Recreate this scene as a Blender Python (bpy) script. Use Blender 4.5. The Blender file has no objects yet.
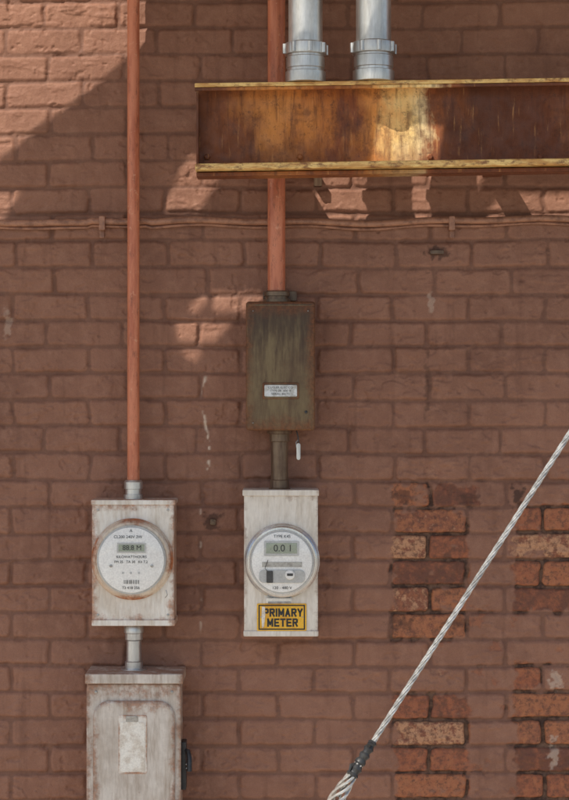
import bpy, bmesh, math, numpy as np
from mathutils import Vector
S=380.0; CD=5.0
scene=bpy.context.scene
def W(px,py,d=0.0):
    k=(CD-d)/CD/S
    return ((px-284.5)*k,(400-py)*k)
def L(n,d=0.0): return n/S*(CD-d)/CD
# ---------------------------------------------------------------- noise
def vnoise(x,y,seed=0):
    xi=np.floor(x).astype(np.int64); yi=np.floor(y).astype(np.int64)
    fx=x-xi; fy=y-yi
    fx=fx*fx*(3-2*fx); fy=fy*fy*(3-2*fy)
    def h(a,b):
        n=(a*374761393+b*668265263+seed*974634777)&0xffffffff
        n=((n^(n>>13))*1274126177)&0xffffffff
        n=n^(n>>16)
        return (n&0xffff)/65535.0
    a=h(xi,yi);b=h(xi+1,yi);c=h(xi,yi+1);d=h(xi+1,yi+1)
    return (a*(1-fx)+b*fx)*(1-fy)+(c*(1-fx)+d*fx)*fy
def fbm(x,y,seed=0,o=3):
    r=0;a=.5;t=0
    for i in range(o):
        r=r+a*vnoise(x*2**i,y*2**i,seed+i*7);t+=a;a*=.5
    return r/t
def hsh(a,b,seed):
    n=(a*374761393+b*668265263+seed*974634777)&0xffffffff
    n=((n^(n>>13))*1274126177)&0xffffffff
    n=n^(n>>16)
    return (n&0xffff)/65535.0
def sst(a,b,x):
    t=np.clip((x-a)/(b-a),0,1); return t*t*(3-2*t)
# ---------------------------------------------------------------- node helper
class NT:
    def __init__(s,name):
        s.m=bpy.data.materials.new(name); s.m.use_nodes=True
        s.t=s.m.node_tree; s.b=s.t.nodes['Principled BSDF']; s.n=s.t.nodes; s.l=s.t.links
    def node(s,ty,**k):
        n=s.n.new(ty)
        for a,v in k.items(): setattr(n,a,v)
        return n
    def put(s,sock,v):
        if isinstance(v,bpy.types.NodeSocket): s.l.new(v,sock)
        elif isinstance(v,(tuple,list)):
            sock.default_value=tuple(v)+((1,) if len(v)==3 and len(sock.default_value)==4 else ())
        else: sock.default_value=v
    def math(s,op,a,b=0.0,clamp=False):
        n=s.node('ShaderNodeMath',operation=op,use_clamp=clamp); s.put(n.inputs[0],a); s.put(n.inputs[1],b); return n.outputs[0]
    def mix(s,f,a,b,mode='MIX'):
        n=s.node('ShaderNodeMixRGB',blend_type=mode); s.put(n.inputs[0],f); s.put(n.inputs[1],a); s.put(n.inputs[2],b); return n.outputs[0]
    def coord(s,kind='Object'):
        return s.node('ShaderNodeTexCoord').outputs[kind]
    def scale(s,v,sc):
        n=s.node('ShaderNodeMapping'); s.put(n.inputs[0],v); n.inputs['Scale'].default_value=sc; return n.outputs[0]
    def noise(s,v,scale,detail=4,rough=.6):
        n=s.node('ShaderNodeTexNoise'); s.put(n.inputs['Vector'],v); n.inputs['Scale'].default_value=scale
        n.inputs['Detail'].default_value=detail; n.inputs['Roughness'].default_value=rough; return n.outputs[0]
    def rng(s,v,a,b,c=0.0,d=1.0):
        n=s.node('ShaderNodeMapRange',interpolation_type='SMOOTHSTEP'); s.put(n.inputs[0],v)
        for i,q in zip((1,2,3,4),(a,b,c,d)): n.inputs[i].default_value=q
        return n.outputs[0]
    def sep(s,v):
        n=s.node('ShaderNodeSeparateXYZ'); s.put(n.inputs[0],v); return n.outputs
    def attr(s,name):
        n=s.node('ShaderNodeAttribute'); n.attribute_name=name; return n.outputs['Fac']
    def ramp(s,v,els):
        n=s.node('ShaderNodeValToRGB'); s.put(n.inputs[0],v); e=n.color_ramp.elements
        e[0].position,e[0].color=els[0][0],tuple(els[0][1])+(1,)
        e[1].position,e[1].color=els[-1][0],tuple(els[-1][1])+(1,)
        for p,c in els[1:-1]:
            q=e.new(p); q.color=tuple(c)+(1,)
        return n.outputs[0]
    def bump(s,h,strength=.3,dist=.002):
        n=s.node('ShaderNodeBump'); n.inputs['Strength'].default_value=strength; n.inputs['Distance'].default_value=dist
        s.put(n.inputs['Height'],h); s.l.new(n.outputs[0],s.b.inputs['Normal'])
    def out(s,col,rough=.6,metal=0.0,spec=.5):
        s.put(s.b.inputs['Base Color'],col); s.put(s.b.inputs['Roughness'],rough); s.put(s.b.inputs['Metallic'],metal)
        s.put(s.b.inputs['Specular IOR Level'],spec); return s.m
def lin(r,g,b):
    f=lambda c:(c/255/12.92) if c/255<.04045 else ((c/255+.055)/1.055)**2.4
    return (f(r),f(g),f(b))
def simple(name,c1,c2=None,sc=25,rough=.6,metal=0,lo=.4,hi=.65,bump=.15,bd=.001,spec=.5):
    t=NT(name); v=t.coord(); n=t.noise(v,sc,6,.65)
    col=t.mix(t.rng(n,lo,hi),c1,c2 or tuple(x*.8 for x in c1))
    n2=t.noise(v,sc*9,3); col=t.mix(.35,col,t.mix(t.rng(n2,.35,.65),(.7,.7,.7),(1.15,1.15,1.15)),'MULTIPLY')
    t.bump(t.noise(v,sc*8,4),bump,bd)
    return t.out(col,rough,metal,spec)
def streaky(name,base,stain,rust,rough=.45,metal=0.0,rustamt=.5,edge=.06,edgeamt=1.0,stainlo=.45,topdark=0.0):
    """sheet metal paint with vertical stains, rust creeping from edges (generated coords)"""
    t=NT(name); v=t.coord(); g=t.sep(t.coord('Generated'))
    st=t.noise(t.scale(v,(60,60,9)),1,5,.65)
    big=t.noise(v,9,5,.6)
    col=t.mix(t.rng(st,stainlo,.75),base,stain)
    col=t.mix(t.rng(big,.42,.68,0,.65),col,stain)
    if topdark:
        gz_=t.math('ADD',g[2],t.math('MULTIPLY',t.math('SUBTRACT',st,.5),1.2))
        col=t.mix(t.rng(gz_,.45,1.0,0,topdark),col,tuple(x*.45 for x in stain))
    ex=t.math('MINIMUM',g[0],t.math('SUBTRACT',1.0,g[0])); ez=t.math('MINIMUM',g[2],t.math('SUBTRACT',1.0,g[2]))
    e=t.math('MINIMUM',ex,ez)
    n=t.noise(v,26,7,.72)
    e=t.math('ADD',e,t.math('MULTIPLY',t.math('SUBTRACT',n,.5),.35))
    em=t.rng(e,-.02,edge+.02,edgeamt,0.0)
    sp=t.rng(t.noise(t.scale(v,(60,60,35)),1,7,.75),.60,.74,0,rustamt)
    m=t.math('MAXIMUM',em,sp)
    rc=t.mix(t.rng(t.noise(v,120,4),.4,.6),rust,tuple(x*.6 for x in rust))
    col=t.mix(m,col,rc)
    sc=t.noise(t.scale(v,(200,200,40)),1,3,.6)
    col=t.mix(.25,col,t.mix(t.rng(sc,.35,.65),(.72,.72,.72),(1.1,1.1,1.1)),'MULTIPLY')
    t.bump(t.math('ADD',t.noise(v,300,3),t.math('MULTIPLY',m,1.0)),.25,.0008)
    r=t.math('ADD',rough,t.math('MULTIPLY',m,.35))
    return t.out(col,r,metal)
# ---------------------------------------------------------------- mesh helpers
def link(o,parent=None):
    scene.collection.objects.link(o)
    if parent: o.parent=parent
    return o
def empty(name):
    e=bpy.data.objects.new(name,None); e.empty_display_size=.1; return link(e)
def mk(name,bm,mat,parent,smooth=True,bevel=0,seg=2):
    me=bpy.data.meshes.new(name); bmesh.ops.recalc_face_normals(bm,faces=bm.faces); bm.to_mesh(me); bm.free()
    me.materials.append(mat)
    o=link(bpy.data.objects.new(name,me),parent)
    if smooth:
        for p in me.polygons: p.use_smooth=True
        me.set_sharp_from_angle(angle=math.radians(35))
    if bevel:
        b=o.modifiers.new('b','BEVEL'); b.width=bevel; b.segments=seg; b.limit_method='ANGLE'; b.angle_limit=math.radians(35)
    return o
def prism(name,pts,y0,y1,mat,parent,bevel=0,seg=2):
    """pts in (x,z), extruded from y0 to y1"""
    bm=bmesh.new()
    a=[bm.verts.new((x,y0,z)) for x,z in pts]; b=[bm.verts.new((x,y1,z)) for x,z in pts]
    n=len(pts); bm.faces.new(a); bm.faces.new(b[::-1])
    for i in range(n): bm.faces.new((a[i],b[i],b[(i+1)%n],a[(i+1)%n]))
    return mk(name,bm,mat,parent,True,bevel,seg)
def rr(x0,x1,z0,z1,r,n=6):
    if r<=0: return [(x0,z0),(x1,z0),(x1,z1),(x0,z1)]
    p=[]
    for cx,cz,a0 in ((x1-r,z0+r,-90),(x1-r,z1-r,0),(x0+r,z1-r,90),(x0+r,z0+r,180)):
        for i in range(n+1):
            a=math.radians(a0+90*i/n); p.append((cx+r*math.cos(a),cz+r*math.sin(a)))
    return p
def pbox(name,px0,px1,py0,py1,d0,d1,mat,parent,r=0,bevel=.0012,dref=None):
    """d = distance in front of wall. d0 back, d1 front"""
    dd=d1 if dref is None else dref
    x0,z1=W(px0,py0,dd); x1,z0=W(px1,py1,dd)
    return prism(name,rr(x0,x1,z0,z1,L(r,dd)),-d0,-d1,mat,parent,bevel)
def lathe(name,c,axis,prof,mat,parent,n=40,hexa=False):
    """prof list of (t,r) along axis ('z' or 'y')"""
    bm=bmesh.new(); rings=[]
    for t,r in prof:
        ring=[]
        for i in range(n):
            a=2*math.pi*i/n
            u,v=r*math.cos(a),r*math.sin(a)
            if axis=='z': co=(c[0]+u,c[1]+v,c[2]+t)
            elif axis=='y': co=(c[0]+u,c[1]-t,c[2]+v)
            else: co=(c[0]+t,c[1]+u,c[2]+v)
            ring.append(bm.verts.new(co))
        rings.append(ring)
    for a,b in zip(rings,rings[1:]):
        for i in range(n): bm.faces.new((a[i],a[(i+1)%n],b[(i+1)%n],b[i]))
    bm.faces.new(rings[0]); bm.faces.new(rings[-1][::-1])
    return mk(name,bm,mat,parent)
def tube(name,pts,r,mat,parent,n=10):
    bm=bmesh.new(); pts=[Vector(p) for p in pts]; rings=[]
    up=Vector((0.13,1,0.21)).normalized()
    for i,p in enumerate(pts):
        t=(pts[min(i+1,len(pts)-1)]-pts[max(i-1,0)]).normalized()
        a=t.cross(up).normalized(); b=t.cross(a)
        rr_=r[i] if isinstance(r,(list,tuple)) else r
        rings.append([bm.verts.new(p+a*rr_*math.cos(2*math.pi*j/n)+b*rr_*math.sin(2*math.pi*j/n)) for j in range(n)])
    for a,b in zip(rings,rings[1:]):
        for i in range(n): bm.faces.new((a[i],a[(i+1)%n],b[(i+1)%n],b[i]))
    bm.faces.new(rings[0]); bm.faces.new(rings[-1][::-1])
    return mk(name,bm,mat,parent)
def text(name,s,px,py,d,hpx,mat,parent,align='CENTER',sx=1.0,off=0.0):
    c=bpy.data.curves.new(name,'FONT'); c.body=s; c.align_x=align; c.align_y='CENTER'
    c.size=L(hpx,d)*1.38; c.extrude=.0002; c.offset=off; c.materials.append(mat)
    o=link(bpy.data.objects.new(name,c),parent); x,z=W(px,py,d)
    o.location=(x,-d,z); o.rotation_euler=(math.pi/2,0,0); o.scale=(sx,1,1); return o
STROKES={'P':[((0,0),(0,1)),((0,1),(.75,1)),((0,.48),(.75,.48)),((1,.58),(1,.9)),((.75,1),(1,.88)),((.75,.48),(1,.6))],
'R':[((0,0),(0,1)),((0,1),(.75,1)),((0,.5),(.75,.5)),((1,.6),(1,.9)),((.75,1),(1,.88)),((.75,.5),(1,.62)),((.5,.5),(1,0))],
'I':[((0,0),(0,1))],'M':[((0,0),(0,1)),((1,0),(1,1)),((0,1),(.5,.25)),((1,1),(.5,.25))],
'A':[((0,0),(.5,1)),((1,0),(.5,1)),((.2,.3),(.8,.3))],'Y':[((0,1),(.5,.45)),((1,1),(.5,.45)),((.5,0),(.5,.45))],
'E':[((0,0),(0,1)),((0,1),(1,1)),((0,.5),(.85,.5)),((0,0),(1,0))],'T':[((0,1),(1,1)),((.5,0),(.5,1))]}
WID={'I':0,'M':1.2}
def letters(name,s,pcx,pcy,d,hp,wp,gap,thick,mat,parent):
    tot=sum(WID.get(c,1)*wp for c in s)+gap*(len(s)-1)
    cx=pcx-tot/2; bm=bmesh.new(); k=0
    for ch in s:
        w=WID.get(ch,1)*wp
        for (a,b) in STROKES[ch]:
            ax,az=W(cx+a[0]*w,pcy+hp/2-a[1]*hp,d); bx,bz=W(cx+b[0]*w,pcy+hp/2-b[1]*hp,d)
            v=Vector((bx-ax,bz-az)).normalized(); t2=L(thick,d)/2; n=Vector((-v.y,v.x))*t2; v=v*t2
            pts=[(ax-v.x+n.x,az-v.y+n.y),(bx+v.x+n.x,bz+v.y+n.y),(bx+v.x-n.x,bz+v.y-n.y),(ax-v.x-n.x,az-v.y-n.y)]
            yy=-(d+.00002*(k%9)+.0002); k+=1
            f=[bm.verts.new((x,yy,z)) for x,z in pts]; g=[bm.verts.new((x,-d+.0002,z)) for x,z in pts]
            bm.faces.new(f); 
            for i in range(4): bm.faces.new((f[i],g[i],g[(i+1)%4],f[(i+1)%4]))
        cx+=w+gap
    return mk(name,bm,mat,parent,False)
# ================================================================ WALL
def axisgrid(lo,f0,f1,hi,fine,coarse):
    return np.concatenate([np.arange(lo,f0,coarse),np.arange(f0,f1,fine),np.arange(f1,hi+coarse,coarse)])
gx=axisgrid(-3.6,-.80,.82,3.6,.0025,.016)
gz=axisgrid(-1.72,-1.10,1.10,3.0,.0025,.014)
X,Z=np.meshgrid(gx,gz)
PX=284.5+S*X; PY=400-S*Z
wy=(fbm(PX/140,PY/60,11,2)-.5)*4.2
ry=(PY-28+wy)/26.6
row=np.floor(ry).astype(np.int64)
v=(ry-row)*26.6
jit=(hsh(row,row*0,5)-.5)*12
wx=(fbm(PX/30,PY/20,15,2)-.5)*4
rx=(PX-391-np.where(row%2==0,0,38)+jit*np.where((row>16),.2,1)+wx)/76.0
col=np.floor(rx).astype(np.int64)
u=(rx-col)*76.0
du=np.minimum(u,76-u); dv=np.minimum(v,26.6-v)
rnd=hsh(col,row,31); rnd2=hsh(col,row,41); rnd3=hsh(col,row,51)
en=(fbm(PX/7,PY/7,61,3)-.5)*3.4
cr=5.0
qx=np.maximum(cr-du,0); qy=np.maximum(cr-dv,0)
dist=cr-np.sqrt(qx*qx+qy*qy); dist=np.where((du>cr)&(dv>cr),cr,dist)
jw=.7+1.3*fbm(PX/50,PY/30,71,2)
def boxm(x0,x1,y0,y1,s=2.0):
    n=(fbm(PX/9,PY/9,91,4)-.5)*18
    return sst(-s,s,np.minimum(np.minimum(PX-x0,x1-PX),np.minimum(PY-y0,y1-PY))+n)
bare=boxm(393,467,508,640)
bare=np.maximum(bare,boxm(394,432,485,506)); bare=np.maximum(bare,boxm(436,480,485,506))
bare=np.maximum(bare,boxm(395,469,694,830)); 
bare=np.maximum(bare,boxm(514,650,506,612)); bare=np.maximum(bare,boxm(516,650,690,830)); bare=np.maximum(bare,boxm(516,640,664,688)*(rnd2>.4))
chip=sst(.70,.78,fbm(PX/16,PY/12,101,4))*sst(380,420,PX)*sst(430,520,PY)*.6
bare=np.maximum(bare,chip)
bare=bare*sst(.24,.46,fbm(PX/12,PY/7,111,4)+.05+.14*(rnd3>.3))
isb=bare
m=sst(jw-1.0,jw+2.8-.8*isb,dist+en*.6)
fill=sst(.25,.75,fbm(PX/60,PY/26,81,3))
depth=(.0022+.0046*fill)*(1-isb)+.0090*isb
h=-depth*(1-m)
h+=(rnd-.5)*.0034*m + ((u-38)/38)*(rnd2-.5)*.0030*m+((v-13)/13)*(rnd3-.5)*.0032*m
h+=(fbm(PX/34,PY/22,121,3)-.5)*.0046
h+=(fbm(PX/6,PY/6,131,3)-.5)*.0020*(1+isb)
pits=sst(.68,.80,fbm(PX/9,PY/8,141,3)); h-=pits*.0026
h+=sst(.62,.8,fbm(PX/18,PY/8,151,3))*.0024
# spalled faces here and there
sp_=(rnd>.88)*sst(.48,.6,fbm(PX/14,PY/9,155,3)); h-=sp_*.0028*m
h-=isb*.0014
drip=np.exp(-((PX-206-3*np.sin(PY/17))/1.5)**2)*sst(372,380,PY)*sst(478,465,PY)*sst(.52,.66,fbm(PX/5,PY/7,161,2))
drip+=np.exp(-((PX-201)/1.3)**2)*sst(500,510,PY)*sst(640,620,PY)*sst(.6,.75,vnoise(PX/5,PY/8,162))*.6
def spot(cx,cy,rx_,ry_):
    q=np.sqrt(((PX-cx)/rx_)**2+((PY-cy)/ry_)**2)
    return sst(1.0,.5,q+(fbm(PX/4,PY/4,171,4)-.5)*2.0)
scuff=np.clip(drip+.35*spot(431,300,4,12)+.3*spot(8,322,5,14)+.5*spot(556,682,7,13)+.5*spot(553,752,7,15),0,1)
stain=np.clip(.7*spot(213,522,11,11)+.85*spot(517,497,8,11)+.7*spot(437,252,13,7)+.55*spot(403,497,14,7)+.5*spot(470,500,10,9)+.4*spot(427,385,4,36)+.5*spot(400,622,14,9)+.5*spot(452,622,14,8),0,1)
Y=-h
nx,nz=len(gx),len(gz)
co=np.stack([X,Y*1.0,Z],-1).reshape(-1,3).astype(np.float32)
idx=np.arange(nx*nz).reshape(nz,nx)
q=np.stack([idx[:-1,:-1],idx[:-1,1:],idx[1:,1:],idx[1:,:-1]],-1).reshape(-1,4)
me=bpy.data.meshes.new('brick_wall'); me.vertices.add(len(co)); me.vertices.foreach_set('co',co.ravel())
me.loops.add(q.size); me.loops.foreach_set('vertex_index',q.ravel().astype(np.int32))
me.polygons.add(len(q)); me.polygons.foreach_set('loop_start',(np.arange(len(q))*4).astype(np.int32))
me.polygons.foreach_set('use_smooth',np.ones(len(q),dtype=bool))
me.update(calc_edges=True)
for nm,arr in (('bare',bare),('face',m),('rnd',rnd),('scuff',scuff),('stain',stain)):
    a=me.attributes.new(nm,'FLOAT','POINT'); a.data.foreach_set('value',arr.ravel().astype(np.float32))
wall=link(bpy.data.objects.new('brick_wall',me))
t=NT('painted_brick'); c=t.coord()
paint=t.mix(t.rng(t.noise(c,3.2,5,.6),.35,.68),lin(146,103,83),lin(128,88,70))
paint=t.mix(t.rng(t.noise(c,28,6,.7),.42,.72,0,.55),paint,lin(160,118,97))
paint=t.mix(t.rng(t.noise(t.scale(c,(30,30,3)),1,5,.6),.52,.75,0,.5),paint,lin(106,70,55))
paint=t.mix(t.math('MULTIPLY',t.attr('rnd'),.2),paint,lin(164,118,94))
paint=t.mix(t.rng(t.attr('face'),0,.7,.38,0),paint,lin(74,47,38))
br=t.ramp(t.math('ADD',t.attr('rnd'),t.math('MULTIPLY',t.math('SUBTRACT',t.noise(c,40,5,.7),.5),1.4)),[(0,lin(112,70,54)),(.3,lin(154,92,64)),(.6,lin(168,108,74)),(.85,lin(134,82,62)),(1,lin(186,138,104))])
br=t.mix(t.rng(t.noise(c,60,6,.75),.47,.62,0,.8),br,lin(106,70,54))
mo=t.mix(t.rng(t.noise(c,35,5,.7),.42,.6),lin(112,82,64),lin(70,48,38))
bb=t.mix(t.rng(t.attr('face'),.25,.75),mo,br)
colr=t.mix(t.attr('bare'),paint,bb)
colr=t.mix(t.attr('stain'),colr,lin(66,42,32))
colr=t.mix(t.attr('scuff'),colr,lin(205,184,165))
fn=t.noise(c,420,4,.7)
colr=t.mix(.5,colr,t.mix(t.rng(fn,.3,.7),(.74,.74,.74),(1.14,1.14,1.14)),'MULTIPLY')
t.bump(t.math('ADD',t.noise(c,260,5,.7),t.math('MULTIPLY',t.noise(c,90,4,.6),2.0)),.6,.0015)
me.materials.append(t.out(colr,.65,0,.35))
# ================================================================ GROUND
def plane(name,x0,x1,y0,y1,z,mat):
    bm=bmesh.new(); bm.faces.new([bm.verts.new(p) for p in ((x0,y0,z),(x1,y0,z),(x1,y1,z),(x0,y1,z))])
    return mk(name,bm,mat,None,False)
plane('ground',-300,300,-300,300,-1.74,simple('ground_gravel',(.36,.31,.25),(.28,.25,.2),2,.9))
plane('pavement',-14,14,-9,.02,-1.70,simple('pavement_concrete',(.53,.47,.39),(.46,.41,.34),3,.9))
# ================================================================ materials
M_galv=streaky('galvanised_steel',(.66,.65,.63),(.44,.43,.42),(.34,.25,.18),.34,.88,.1,.0,0)
M_orange=NT('orange_primer_pipe')
t=M_orange; c=t.coord()
oc=t.mix(t.rng(t.noise(t.scale(c,(50,50,6)),1,5,.65),.4,.65),lin(204,126,92),lin(176,98,68))
oc=t.mix(t.rng(t.noise(t.scale(c,(70,70,22)),1,7,.78),.52,.68,0,.7),oc,lin(118,68,48))
oc=t.mix(t.rng(t.noise(c,50,5,.7),.58,.72,0,.6),oc,lin(222,172,140))
t.bump(t.noise(c,200,4),.3,.001); M_orange=t.out(oc,.42)
M_whitebox=streaky('grey_enamel_weathered',lin(232,226,216),lin(200,186,168),lin(176,116,76),.42,0,.3,.06,.8,.42)
M_white2=streaky('grey_enamel_clean',lin(228,220,208),lin(202,190,174),lin(150,105,75),.42,0,.15,.02,.5,.42)
M_whitedark=streaky('grey_enamel_aged',lin(212,203,192),lin(168,152,136),lin(160,106,72),.45,0,.4,.05,.75,.38)
M_rustbox=streaky('oxidised_steel_cover',lin(118,100,70),lin(84,60,42),lin(128,76,44),.38,.25,.6,.13,.75,.36,.75)
M_darkpipe=streaky('oxidised_nipple',lin(122,102,82),lin(76,52,40),lin(104,64,44),.36,.4,.6,.02,.4,.38)
M_black=simple('black_plastic',(.02,.02,.022),(.04,.04,.04),40,.45)
M_ink=simple('black_ink',(.02,.02,.02),(.03,.03,.03),40,.6,bump=0)
M_face=simple('meter_face_white',(.84,.83,.79),(.79,.77,.73),30,.5,bump=0)
M_facegrey=simple('meter_face_grey',(.50,.50,.48),(.44,.44,.42),30,.5,bump=0)
M_lcd=simple('lcd_panel',(.32,.36,.28),(.28,.32,.25),30,.25,bump=0)
M_yellow=simple('yellow_sign_enamel',lin(238,184,50),lin(220,160,44),30,.45,bump=.05)
M_label=simple('paper_label',lin(236,231,220),lin(208,196,180),40,.6)
M_screw=simple('zinc_screw',(.45,.44,.42),(.3,.28,.26),80,.35,.8)
M_ring=streaky('meter_band_steel',lin(222,208,190),lin(196,172,148),lin(180,108,66),.35,.3,.55,.10,1,.40)
M_ring2=streaky('meter_band_bright',(.78,.77,.75),(.55,.54,.52),(.3,.25,.2),.24,.8,.05,0,0)
M_cablepaint=simple('brown_painted_cable',lin(168,120,94),lin(128,88,68),40,.4)
g=NT('clear_meter_glass'); g.n.remove(g.b)
o_=g.n['Material Output']; tr=g.node('ShaderNodeBsdfTransparent'); gl=g.node('ShaderNodeBsdfGlossy'); gl.inputs['Roughness'].default_value=.03
tr.inputs[0].default_value=(1,1,1,1)
fr=g.node('ShaderNodeFresnel'); fr.inputs[0].default_value=1.45; mx=g.node('ShaderNodeMixShader')
ge=g.node('ShaderNodeNewGeometry'); f2=g.math('MULTIPLY',fr.outputs[0],g.math('SUBTRACT',1.0,ge.outputs['Backfacing']))
g.l.new(f2,mx.inputs[0]); g.l.new(tr.outputs[0],mx.inputs[1]); g.l.new(gl.outputs[0],mx.inputs[2]); g.l.new(mx.outputs[0],o_.inputs[0])
M_glass=g.m
# ================================================================ CONDUITS
def conduit(name,px,py0,py1,rpx,d,mat,straps=()):
    e=empty(name); x,z0=W(px,py0,d); _,z1=W(px,py1,d); r=L(rpx,d)
    zt=z0 if py0>0 else 1.488
    lathe('pipe',(x,-d,0),'z',[(z1,r),(zt,r)],mat,e,28)
    return e,x,r
e,x,r=conduit('electrical_conduit',133.5,-60,490,6.1,.055,M_orange)
def hub(parent,px,pytop,pybot,rp,d,mat,name='hub'):
    x,zt=W(px,pytop,d); _,zb=W(px,pybot,d); k=L(1,d)*rp; H=zt-zb
    lathe(name,(x,-d,zb),'z',[(0,k*1.35),(H*.28,k*1.35),(H*.30,k*1.12),(H*.55,k*1.12),(H*.57,k*1.3),(H*.9,k*1.3),(H,k*1.1)],mat,parent,32)
hub(e,133.5,480,500,7.2,.055,M_galv)
e2,x2,r2=conduit('electrical_conduit',276.5,-60,300,8.8,.055,M_orange)
hub(e2,277,291,303,10,.055,M_darkpipe)
# ================================================================ RUSTY CHANNEL BEAM
WEB=.22; FR=.335
t=NT('rusted_channel_steel'); c=t.coord(); xyz=t.sep(c)
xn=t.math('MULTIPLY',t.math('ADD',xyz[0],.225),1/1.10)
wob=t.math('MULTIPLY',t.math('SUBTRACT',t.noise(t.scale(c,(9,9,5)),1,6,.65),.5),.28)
cr_=t.ramp(t.math('ADD',xn,wob),[(0,lin(96,54,32)),(.09,lin(132,74,38)),(.18,lin(212,140,70)),(.27,lin(192,118,54)),(.33,lin(136,72,36)),(.41,lin(222,150,74)),(.47,lin(244,208,138)),(.515,lin(246,220,166)),(.55,lin(150,86,44)),(.62,lin(94,50,28)),(.82,lin(110,58,32)),(.9,lin(160,96,50)),(1,lin(120,68,38))])  # pale stops mid-ramp paint in the bright highlight; other stops are rust colours
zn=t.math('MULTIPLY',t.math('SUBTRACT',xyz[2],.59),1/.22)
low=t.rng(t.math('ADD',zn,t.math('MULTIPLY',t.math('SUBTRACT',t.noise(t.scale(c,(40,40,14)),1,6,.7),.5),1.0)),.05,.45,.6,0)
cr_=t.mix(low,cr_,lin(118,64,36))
st=t.noise(t.scale(c,(70,70,7)),1,6,.7)
cr_=t.mix(t.rng(st,.46,.70,0,.7),cr_,lin(86,45,27))
cr_=t.mix(t.rng(t.noise(t.scale(c,(90,90,10)),1,5,.7),.58,.75,0,.55),cr_,lin(222,164,102))
cr_=t.mix(t.rng(t.noise(c,14,6,.7),.5,.66,0,.55),cr_,lin(84,44,26))
cr_=t.mix(t.rng(t.noise(c,75,7,.8),.53,.68,0,.65),cr_,lin(74,41,26))
t.bump(t.noise(c,110,6,.75),.5,.0025)
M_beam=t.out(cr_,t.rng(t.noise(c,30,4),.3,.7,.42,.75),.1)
t=NT('yellowed_flange_paint'); c=t.coord()
fc=t.mix(t.rng(t.noise(t.scale(c,(12,30,60)),1,6,.7),.40,.60),lin(238,204,132),lin(200,150,84))
fc=t.mix(t.rng(t.noise(t.scale(c,(30,60,60)),1,7,.78),.48,.63,0,.85),fc,lin(116,68,40))
t.bump(t.noise(c,150,5),.3,.0015); M_flange=t.out(fc,.5)
beam=empty('rusted_steel_channel_beam')
def slab(name,x0,x1,y0,y1,zA,zB,tilt,mat,parent,bevel=.0015,nseg=1):
    """z rises by tilt from x0 to x1"""
    pts=[(x0,zA),(x1,zA+tilt),(x1,zB+tilt),(x0,zB)]
    return prism(name,pts,-y0,-y1,mat,parent,bevel)
xl=W(195,0,FR)[0]; xr=1.15
zt=W(0,80,FR)[1]; zb=W(0,170,FR)[1]; TI=.020
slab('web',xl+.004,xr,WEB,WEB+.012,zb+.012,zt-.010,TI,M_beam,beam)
slab('bottom_flange',xl,xr,WEB-.002,FR,zb,zb+.016,TI,M_flange,beam,.003)
slab('top_flange',xl-.003,xr,WEB-.002,FR-.045,zt-.010,zt,TI,M_flange,beam,.002)
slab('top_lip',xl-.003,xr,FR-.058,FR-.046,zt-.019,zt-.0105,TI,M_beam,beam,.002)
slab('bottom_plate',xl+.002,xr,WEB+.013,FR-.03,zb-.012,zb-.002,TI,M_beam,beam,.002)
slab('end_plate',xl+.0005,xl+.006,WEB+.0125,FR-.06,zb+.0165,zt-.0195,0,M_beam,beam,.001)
for pxb in (-.02,.52,1.05):
    slab('wall_bracket',pxb,pxb+.05,-.01,WEB-.002,zb+.022,zb+.06,0,M_beam,beam,.002)
for px in (207,300,430,540):
    xx,zz=W(px,157,WEB+.012); lathe('bolt_head',(xx,-WEB-.011,zz),'y',[(0,.008),(.006,.0078),(.008,.005)],M_beam,beam,6)
# ================================================================ BIG PIPES
def bigpipe(px,rpx):
    e=empty('galvanised_service_pipe'); d=WEB+.045; x=W(px,0,d)[0]; k=L(1,d)
    base=zt+TI*(x-xl)/(xr-xl)+.0005
    lathe('pipe',(x,-d,0),'z',[(base+.09,rpx*k),(1.488,rpx*k)],M_galv,e,48)
    R=rpx*k
    lathe('coupling',(x,-d,base),'z',[(0,R*1.17),(.010,R*1.19),(.026,R*1.19),(.028,R*1.08),(.034,R*1.08),(.036,R*1.13),(.062,R*1.13),(.064,R*1.07),(.068,R*1.07),(.070,R*1.24),(.082,R*1.26),(.096,R*1.24),(.1,R*1.05)],M_galv,e,48)
    for i in range(8):
        a=2*math.pi*i/8+.2
        cx,cy=x+R*1.24*math.cos(a),-d+R*1.24*math.sin(a)
        lathe('lug',(cx,cy,base+.071),'z',[(0,.006),(.024,.006)],M_galv,e,8)
bigpipe(305.5,17); bigpipe(373.5,17.5)
# ================================================================ HORIZONTAL CABLE
e=empty('wall_cable')
pts=[]
for i in range(-70,640+1,6):
    py=222+1.4*math.sin(i/47)+1.0*math.sin(i/19+1)-(0 if i<300 else (i-300)/269*2)-(2 if 90<i<150 else 0)
    x,z=W(i,py,.02); pts.append((x,-.020-.002*math.sin(i/23),z))
pts=[(-2.6,-.020,pts[0][2])]+pts+[(3.0,-.020,pts[-1][2])]
tube('cable',pts,.0088,M_cablepaint,e,14)
tube('cable_second',[(p[0],p[1]+.008,p[2]-.0125+.0012*math.sin(p[0]*23)) for p in pts],.0038,M_cablepaint,e,8)
for px in (102,452):
    x,z=W(px,221,.02)
    pbox('strap',px-3,px+3,216,230,.0,.0315,M_cablepaint,e,1)
    pbox('strap_tab',px-2.5,px+2.5,230,238,-.002,.007,M_cablepaint,e,1)
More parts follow.
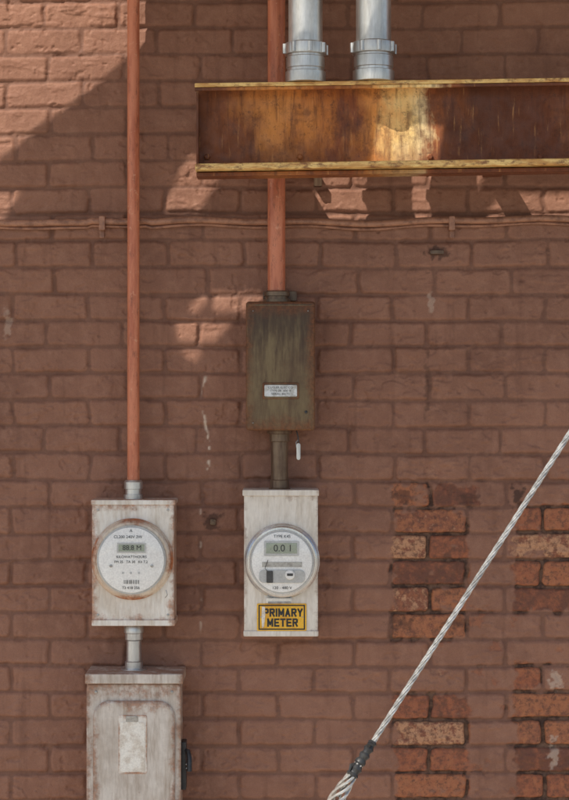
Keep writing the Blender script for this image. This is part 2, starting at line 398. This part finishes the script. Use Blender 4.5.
# ================================================================ METERS
def dial(parent,px,py,R,d0,ringmat,kind):
    x,z=W(px,py,d0+.03); k=L(1,d0+.03); R=R*k
    lathe('socket_ring',(x,-d0,z),'y',[(-.003,R*1.02),(.004,R*1.04),(.008,R*1.0),(.018,R*.985),(.022,R*.94),(.0225,R*.86)],ringmat,parent,72)
    lathe('meter_body',(x,-d0,z),'y',[(.020,R*.88),(.030,R*.875),(.0305,R*.80)],M_facegrey,parent,72)
    lathe('dial_face',(x,-d0,z),'y',[(.0306,R*.83),(.034,R*.825),(.0345,R*.81)],M_face,parent,72)
    lathe('glass_cover',(x,-d0,z),'y',[(.0226,R*.905),(.050,R*.89),(.058,R*.86),(.061,R*.80),(.0625,R*.5),(.063,R*.02)],M_glass,parent,72)
    return d0+.035
mb=empty('electric_meter'); DB=.115
pbox('enclosure',92,174,502,624,-.004,DB,M_whitebox,mb,2,.003)
pbox('cover_flange',91,175.5,500,505,.0,DB+.004,M_whitebox,mb,1,.0015)
pbox('cover_foot',91.5,175,620,626,.0,DB+.004,M_whitebox,mb,1,.0015)
for px in (98,168):
    for py in (510,615):
        xx,zz=W(px,py,DB); lathe('rivet',(xx,-DB,zz),'y',[(0,.0035),(.0015,.003),(.002,.001)],M_screw,mb,12)
d=dial(mb,131.5,560,39.5,DB,M_ring,0)
def feat(parent,px0,px1,py0,py1,d,mat,h=.0012,r=.5,name='plate'):
    pbox(name,px0,px1,py0,py1,d-.0006,d+h,mat,parent,r,.0003)
d-=.0004
feat(mb,117,146,543,553,d,M_facegrey,.0022,1,'display_frame'); feat(mb,118.5,144.5,544.5,551.5,d,M_lcd,.0028,0,'display')
text('display_text','88:8 M',132,548,d+.0032,5,M_ink,mb,off=.0)
text('nameplate','KILOWATTHOURS',131.5,557,d+.0005,2.6,M_ink,mb)
text('nameplate','CL200 240V 3W',128,537,d+.0005,3,M_ink,mb); text('nameplate','^',131,532,d+.0005,5,M_ink,mb)
text('nameplate','FM 2S   TA 30   Kh 7.2',131,562,d+.0005,2.6,M_ink,mb)
for px in (111,152):
    xx,zz=W(px,566,d); lathe('face_screw',(xx,-d,zz),'y',[(-.001,.0042),(.002,.0038),(.0025,.002)],M_screw,mb,16)
for px,py,r_ in ((123,573,.003),(131,573,.003),(139,573,.003)):
    xx,zz=W(px,py,d); lathe('indicator',(xx,-d,zz),'y',[(-.001,r_),(.001,r_)],M_facegrey,mb,14)
for i,w in enumerate((1,.5,1.4,.6,.9,1.5,.5,1,.7,1.2,.5,1.3)):
    px=124+i*1.3; feat(mb,px,px+w*.5,580,584,d,M_ink,.0009,0,'barcode_bar')
text('nameplate','73 418 256',131,588,d+.0005,2.8,M_ink,mb)
xx,zz=W(166,590,DB+.02); tube('wire_seal',[(xx,-DB-.02,zz),(xx+.004,-DB-.024,zz-.012),(xx-.002,-DB-.02,zz-.02)],.0012,M_screw,mb,6)
x,z1=W(134,624,.06); _,z0=W(134,673,.06); k=L(1,.06)
lathe('nipple',(x,-.06,z0),'z',[(0,11*k),(.006,11*k),(.008,13*k),(.012,13*k),(.014,9*k),(.030,9*k),(.032,7.6*k),(.085,7.4*k),(.088,8.8*k),(.104,8.8*k),(.106,10*k),(z1-z0-.004,10*k),(z1-z0+.004,8*k)],M_galv,mb,32)
# disconnect
ds=empty('disconnect_switch_box'); DD=.135
pbox('enclosure',87,180,676,905,-.004,DD-.012,M_whitedark,ds,3,.003)
pbox('cover',86.5,181,684,905,DD-.0125,DD-.004,M_whitedark,ds,5,.003)
pbox('raised_cover',93,175,701,893,DD-.006,DD+.006,M_whitedark,ds,17,.006)
pbox('top_hood',85,183,674,684,-.004,DD+.010,M_whitedark,ds,1,.0025)
pbox('label_frame',118.5,147,715,774,DD+.005,DD+.0072,M_whitebox,ds,2,.0006)
pbox('paper_label',120.5,145,722,772,DD+.007,DD+.0082,M_label,ds,2,.0004)
pbox('label_tab',126,138,716,722,DD+.007,DD+.0088,M_screw,ds,1,.0004)
pbox('handle_plate',181,186,742,790,.05,.10,M_black,ds,1,.002)
xx,zz=W(186,752,.09)
tube('switch_handle',[(xx-.006,-.09,zz+.006),(xx+.006,-.10,zz+.004),(xx+.010,-.112,zz-.012),(xx+.010,-.115,zz-.045)],[.006,.006,.0065,.007],M_black,ds,12)
tube('hasp_loop',[(xx+.000,-.10,zz-.03),(xx+.012,-.10,zz-.028),(xx+.014,-.10,zz-.036),(xx+.001,-.10,zz-.04)],.002,M_screw,ds,8)
for px in (96,172):
    xx,zz=W(px,692,DD-.004); lathe('cover_screw',(xx,-DD+.004,zz),'y',[(-.001,.004),(.0025,.0035),(.003,.002)],M_screw,ds,12)
# right meter
mr=empty('electric_meter'); DB2=.115
pbox('enclosure',244,318,493,634,-.004,DB2,M_white2,mr,2,.003)
pbox('cover_flange',242.5,319,490,496,.0,DB2+.005,M_white2,mr,1,.0015)
pbox('cover_foot',243.5,318.5,631,636.5,.0,DB2+.003,M_white2,mr,1,.0015)
d=dial(mr,282,562,36.5,DB2,M_ring2,1)-.0004
feat(mr,264,299,541,556,d,M_facegrey,.0018,1,'display_frame'); feat(mr,266,297,543,553.5,d,M_lcd,.0026,0,'display')
text('display_text','0.0 1',283,548.5,d+.003,7,M_ink,mr)
text('nameplate','TYPE K4S',282,536.5,d+.0005,3,M_ink,mr)
pbox('lower_module',259,305,570,583,d-.001,d+.004,M_facegrey,mr,5,.001)
feat(mr,262,302,562,567,d,M_screw,.001,0,'brand_strip')
xx,zz=W(290,575,d+.012); lathe('reset_knob',(xx,-d-.002,zz),'y',[(0,.013),(.008,.012),(.010,.010),(.0105,.004)],M_face,mr,32)
pbox('knob_mark',287,293,573.5,576,d+.010,d+.0135,M_ink,mr,.5,.0003)
pbox('seal_tag',266.5,273,571,583,d+.004,d+.007,M_black,mr,1,.0006)
tube('seal_wire',[(W(268,556,d)[0],-d-.003,W(0,560,d)[1]),(W(265,0,d)[0],-d-.008,W(0,568,d)[1]),(W(270,0,d)[0],-d-.006,W(0,574,d)[1])],.0008,M_ink,mr,6)
text('nameplate','120 - 480 V',282,588,d+.0005,3,M_ink,mr)
pbox('ring_latch',266,292,598,603,DB2,DB2+.014,M_ring2,mr,1,.001)
tube('ring_screw',[(W(268,0,DB2)[0],-DB2-.012,W(0,602,DB2)[1]),(W(291,0,DB2)[0],-DB2-.012,W(0,602,DB2)[1])],.0035,M_screw,mr,10)
# sign
sg=empty('primary_meter_sign')
pbox('plate',257,306.5,603.5,631,DB2+.0006,DB2+.0022,M_yellow,sg,1,.0003)
D3=DB2+.0024
for a in ((258.5,305,604.8,606.1),(258.5,305,628.5,629.8),(258.5,259.8,606.1,628.5),(303.7,305,606.1,628.5)):
    pbox('border',*a,D3-.0008,D3,M_ink,sg,0,0)
letters('lettering','PRIMARY',283,612.6,D3,6.6,3.6,2.55,1.75,M_ink,sg)
letters('lettering','METER',282.5,622.6,D3,6.6,3.6,2.55,1.75,M_ink,sg)
prism('paint_smear',[W(*p,D3) for p in ((262,606.5),(265,607),(265.3,615),(264,627),(262,628),(261.5,616))],-D3-.0005,-D3-.0008,M_label,sg,0)
for px in (260.9,302.6):
    xx,zz=W(px,617,D3); lathe('sign_rivet',(xx,-D3+.001,zz),'y',[(0,.002),(.002,.0015)],M_screw,sg,10)
# ================================================================ RUST BOX
rb=empty('ct_junction_box'); DR=.125
pbox('enclosure',247.5,313.5,305,429,-.004,DR-.02,M_rustbox,rb,2,.003)
pbox('cover',246,315,301.5,430.5,DR-.0195,DR,M_rustbox,rb,3,.004)
pbox('cover_seam',247,314,304,306,DR,DR+.0015,M_rustbox,rb,0,.0005)
pbox('mounting_ear',263,297,291,301,-.004,.008,M_darkpipe,rb,2,.001)
pbox('window_frame',262.5,299,382.5,399,DR-.001,DR+.003,M_rustbox,rb,1.5,.001)
pbox('name_plate',264.5,297,385,396.5,DR+.002,DR+.0038,simple('nameplate_aluminium',(.66,.67,.67),(.36,.34,.30),60,.4,.3,.4,.7),rb,1,.0004)
for i in range(3): text('plate_text',('CUTLER ELEC CO','TYPE 3R  600 V','SERIAL 44172')[i],280.5,387.6+i*3.2,DR+.004,2.1,M_ink,rb,sx=1.1)
for px,py,rr_ in ((306,412,.0042),(253,311,.002),(308,311,.002),(253,423,.002)):
    xx,zz=W(px,py,DR); lathe('cover_screw',(xx,-DR,zz),'y',[(-.001,rr_),(.002,rr_*.9),(.003,rr_*.5)],M_black if rr_>.003 else M_screw,rb,14)
x,z1=W(279.5,431,.06); _,z0=W(279.5,491,.06); k=L(1,.06)
lathe('nipple',(x,-.06,z0),'z',[(-.002,11*k),(.007,11*k),(.009,9.6*k),(.028,9.4*k),(.030,8.6*k),(z1-z0-.028,8.6*k),(z1-z0-.026,10*k),(z1-z0-.008,10*k),(z1-z0-.006,12.5*k),(z1-z0+.003,12.5*k)],M_darkpipe,rb,32)
xx,zz=W(298,432,.09)
tube('seal_wire',[(xx-.004,-.09,zz+.004),(xx,-.095,zz-.012),(xx+.002,-.095,zz-.03)],.0016,M_black,rb,6)
pbox('seal_tag',296.5,300.5,443,460,.092,.098,M_galv,rb,2,.001)
tube('shackle',[(xx+.001,-.095,zz-.02),(xx-.005,-.096,zz-.026),(xx-.004,-.096,zz-.04)],.0013,M_screw,rb,6)
# ================================================================ small wall fittings
e=empty('wall_anchor_bolt'); 
pbox('washer',210,216,519,525,-.002,.006,M_darkpipe,e,1.5,.001); xx,zz=W(213,522); lathe('bolt',(xx,-.006,zz),'y',[(0,.004),(.008,.0035)],M_darkpipe,e,8)
e=empty('wall_anchor_bolt')
pbox('stub',430,444,250,254,-.002,.012,M_darkpipe,e,1,.001)
pbox('stub_b',314,322,176,186,-.002,.03,M_darkpipe,e,1,.001)
# ================================================================ GUY WIRE
gw=empty('guy_wire')
t=NT('galvanised_strand'); t.bump(t.noise(t.coord(),300,3),.2,.0005)
M_strand=t.out(t.mix(t.rng(t.noise(t.coord(),45,5,.7),.4,.6),(.66,.64,.60),(.40,.38,.35)),.34,.75)
M_core=simple('strand_core_dark',(.14,.13,.12),(.08,.075,.07),60,.5,.4)
def P3(px,py,d): x,z=W(px,py,d); return Vector((x,-d,z))
A=P3(338,797,1.05); B=P3(569,434,.90)
dirv=(B-A); Ln=dirv.length; dv_=dirv/Ln
up=dv_.cross(Vector((0,1,0))).normalized(); vp=dv_.cross(up)
def strands(name,s0,s1,R,r,n,pitch,mat,flare=None):
    for j in range(n):
        pts=[]
        N=max(int((s1-s0)/pitch*14),4)
        for i in range(N+1):
            s=s0+(s1-s0)*i/N; a=2*math.pi*(s/pitch+j/n)
            RR=R if flare is None else R+flare(s)
            pts.append(A+dv_*s+(up*math.cos(a)+vp*math.sin(a))*RR)
        tube(name,pts,r,mat,gw,7)
sT=.062; sE=.125
strands('strand',sE-.02,Ln*2.3,.0041,.0022,5,.13,M_strand)
tube('core',[A+dv_*0,A+dv_*(Ln*2.3)],.0026,M_core,gw,8)
strands('grip_strand',-.95,sT+.02,.0072,.0030,6,.16,M_strand,lambda s:max(0,.008*math.sin(min(max((sT-s)/.16,0),1)*math.pi)))
tp=[];tr_=[]
for i in range(19):
    s=sT-.012+(sE-sT+.024)*i/18; tp.append(A+dv_*s); tr_.append(.0125+.0022*math.sin(i*1.9)-.004*(i/18) - (.003 if i in(0,18) else 0))
tube('tape_wrap',tp,tr_,M_black,gw,14)
p=A+dv_*(sT+.02)
tube('tape_tail',[p,p+Vector((-.018,-.01,-.002)),p+Vector((-.022,-.012,-.016))],[.005,.004,.002],M_black,gw,6)
p=A+dv_*(sE-.01)
tube('tape_tail',[p,p+Vector((.002,-.012,.016)),p+Vector((.01,-.013,.012))],[.005,.004,.002],M_black,gw,6)
# ================================================================ SUN BLOCKER (unseen sheet added above the frame to shade the wall)
D=Vector((-.6,-.7,1.0)); ZC=1.5
def c2(px,py):
    x=(px-284.5)/S; z=(400-py)/S; h_=ZC-z
    return (x+D.x*h_, D.y*h_)
cu=bpy.data.curves.new('sun_blocker_outline','CURVE'); cu.dimensions='2D'; cu.fill_mode='BOTH'; cu.extrude=.005
def spl(pts):
    s=cu.splines.new('POLY'); s.points.add(len(pts)-1); s.use_cyclic_u=True
    for i,(a,b) in enumerate(pts): s.points[i].co=(a,b,0,1)
CX0,CX1,CY=-2.55,1.5,-1.87
spl([(CX0,-.02),(CX1,-.02),(CX1,CY),(CX0,CY)])
H=[[(-150,-50),(158,-50),(158,34),(-20,176),(-150,176)],  # openings cut along the sun direction to shape the lit patches
 [(-150,190),(25,190),(0,222),(-150,222)],
 [(190,152),(235,152),(200,212),(160,212)],
 [(330,165),(490,165),(460,222),(288,222)],
 [(500,192),(640,192),(640,222),(480,222)],
 [(213,290),(262,290),(262,314),(213,314)],
 [(203,290),(209,300),(198,314),(184,314)],
 [(176,321),(234,319),(214,343),(178,343)],
 [(186,348),(206,348),(194,363),(178,354)],
 [(448,262),(512,262),(500,352),(436,352)]]  # this opening only puts a sun spot on the beam front
for h_ in H: spl([c2(*p) for p in h_])
co_=bpy.data.objects.new('tmp',cu); scene.collection.objects.link(co_)
dg=bpy.context.evaluated_depsgraph_get(); mm=bpy.data.meshes.new_from_object(co_.evaluated_get(dg))
bpy.data.objects.remove(co_)
cn=empty('sun_blocker'); mm.materials.clear(); mm.materials.append(simple('pale_blocker_sheet',(.66,.62,.56),(.58,.54,.48),6,.7))  # added blocker, shaped only for its shadow on the wall
ro=link(bpy.data.objects.new('blocker_sheet',mm),cn); ro.location=(0,0,ZC)
for xx in (CX0,CX1-.06):
    prism('blocker_side_bar',[(xx,ZC-.06),(xx+.06,ZC-.06),(xx+.06,ZC-.007),(xx,ZC-.007)],0,CY,M_galv,cn,.002)
prism('blocker_front_bar',[(CX0,ZC-.06),(CX1,ZC-.06),(CX1,ZC+.006),(CX0,ZC+.006)],CY-.002,CY-.012,M_galv,cn,.002)
# ================================================================ LIGHT
sun=bpy.data.lights.new('sun','SUN'); sun.energy=5; sun.angle=math.radians(.5); sun.color=(1,.94,.83)
so=link(bpy.data.objects.new('sun',sun)); so.rotation_euler=D.to_track_quat('Z','Y').to_euler(); so.location=(-3,-4,5)
w=bpy.data.worlds.new('World'); scene.world=w; w.use_nodes=True
sk=w.node_tree.nodes.new('ShaderNodeTexSky'); sk.sky_type='NISHITA'; sk.sun_disc=False
sk.sun_elevation=math.asin(D.normalized().z); sk.sun_rotation=math.atan2(D.x,D.y)
bg=w.node_tree.nodes['Background']; w.node_tree.links.new(sk.outputs[0],bg.inputs[0]); bg.inputs[1].default_value=.15
# ================================================================ CAMERA
cam=bpy.data.cameras.new('camera'); cm=link(bpy.data.objects.new('camera',cam)); cm.location=(0,-CD,0); cm.rotation_euler=(math.pi/2,0,0)
cam.sensor_fit='VERTICAL'; cam.sensor_height=36; cam.lens=36*CD/(800/S); cam.clip_end=1000; cam.clip_start=.05
scene.camera=cm
scene.view_settings.view_transform='Standard'; scene.view_settings.look='None'; scene.view_settings.exposure=0
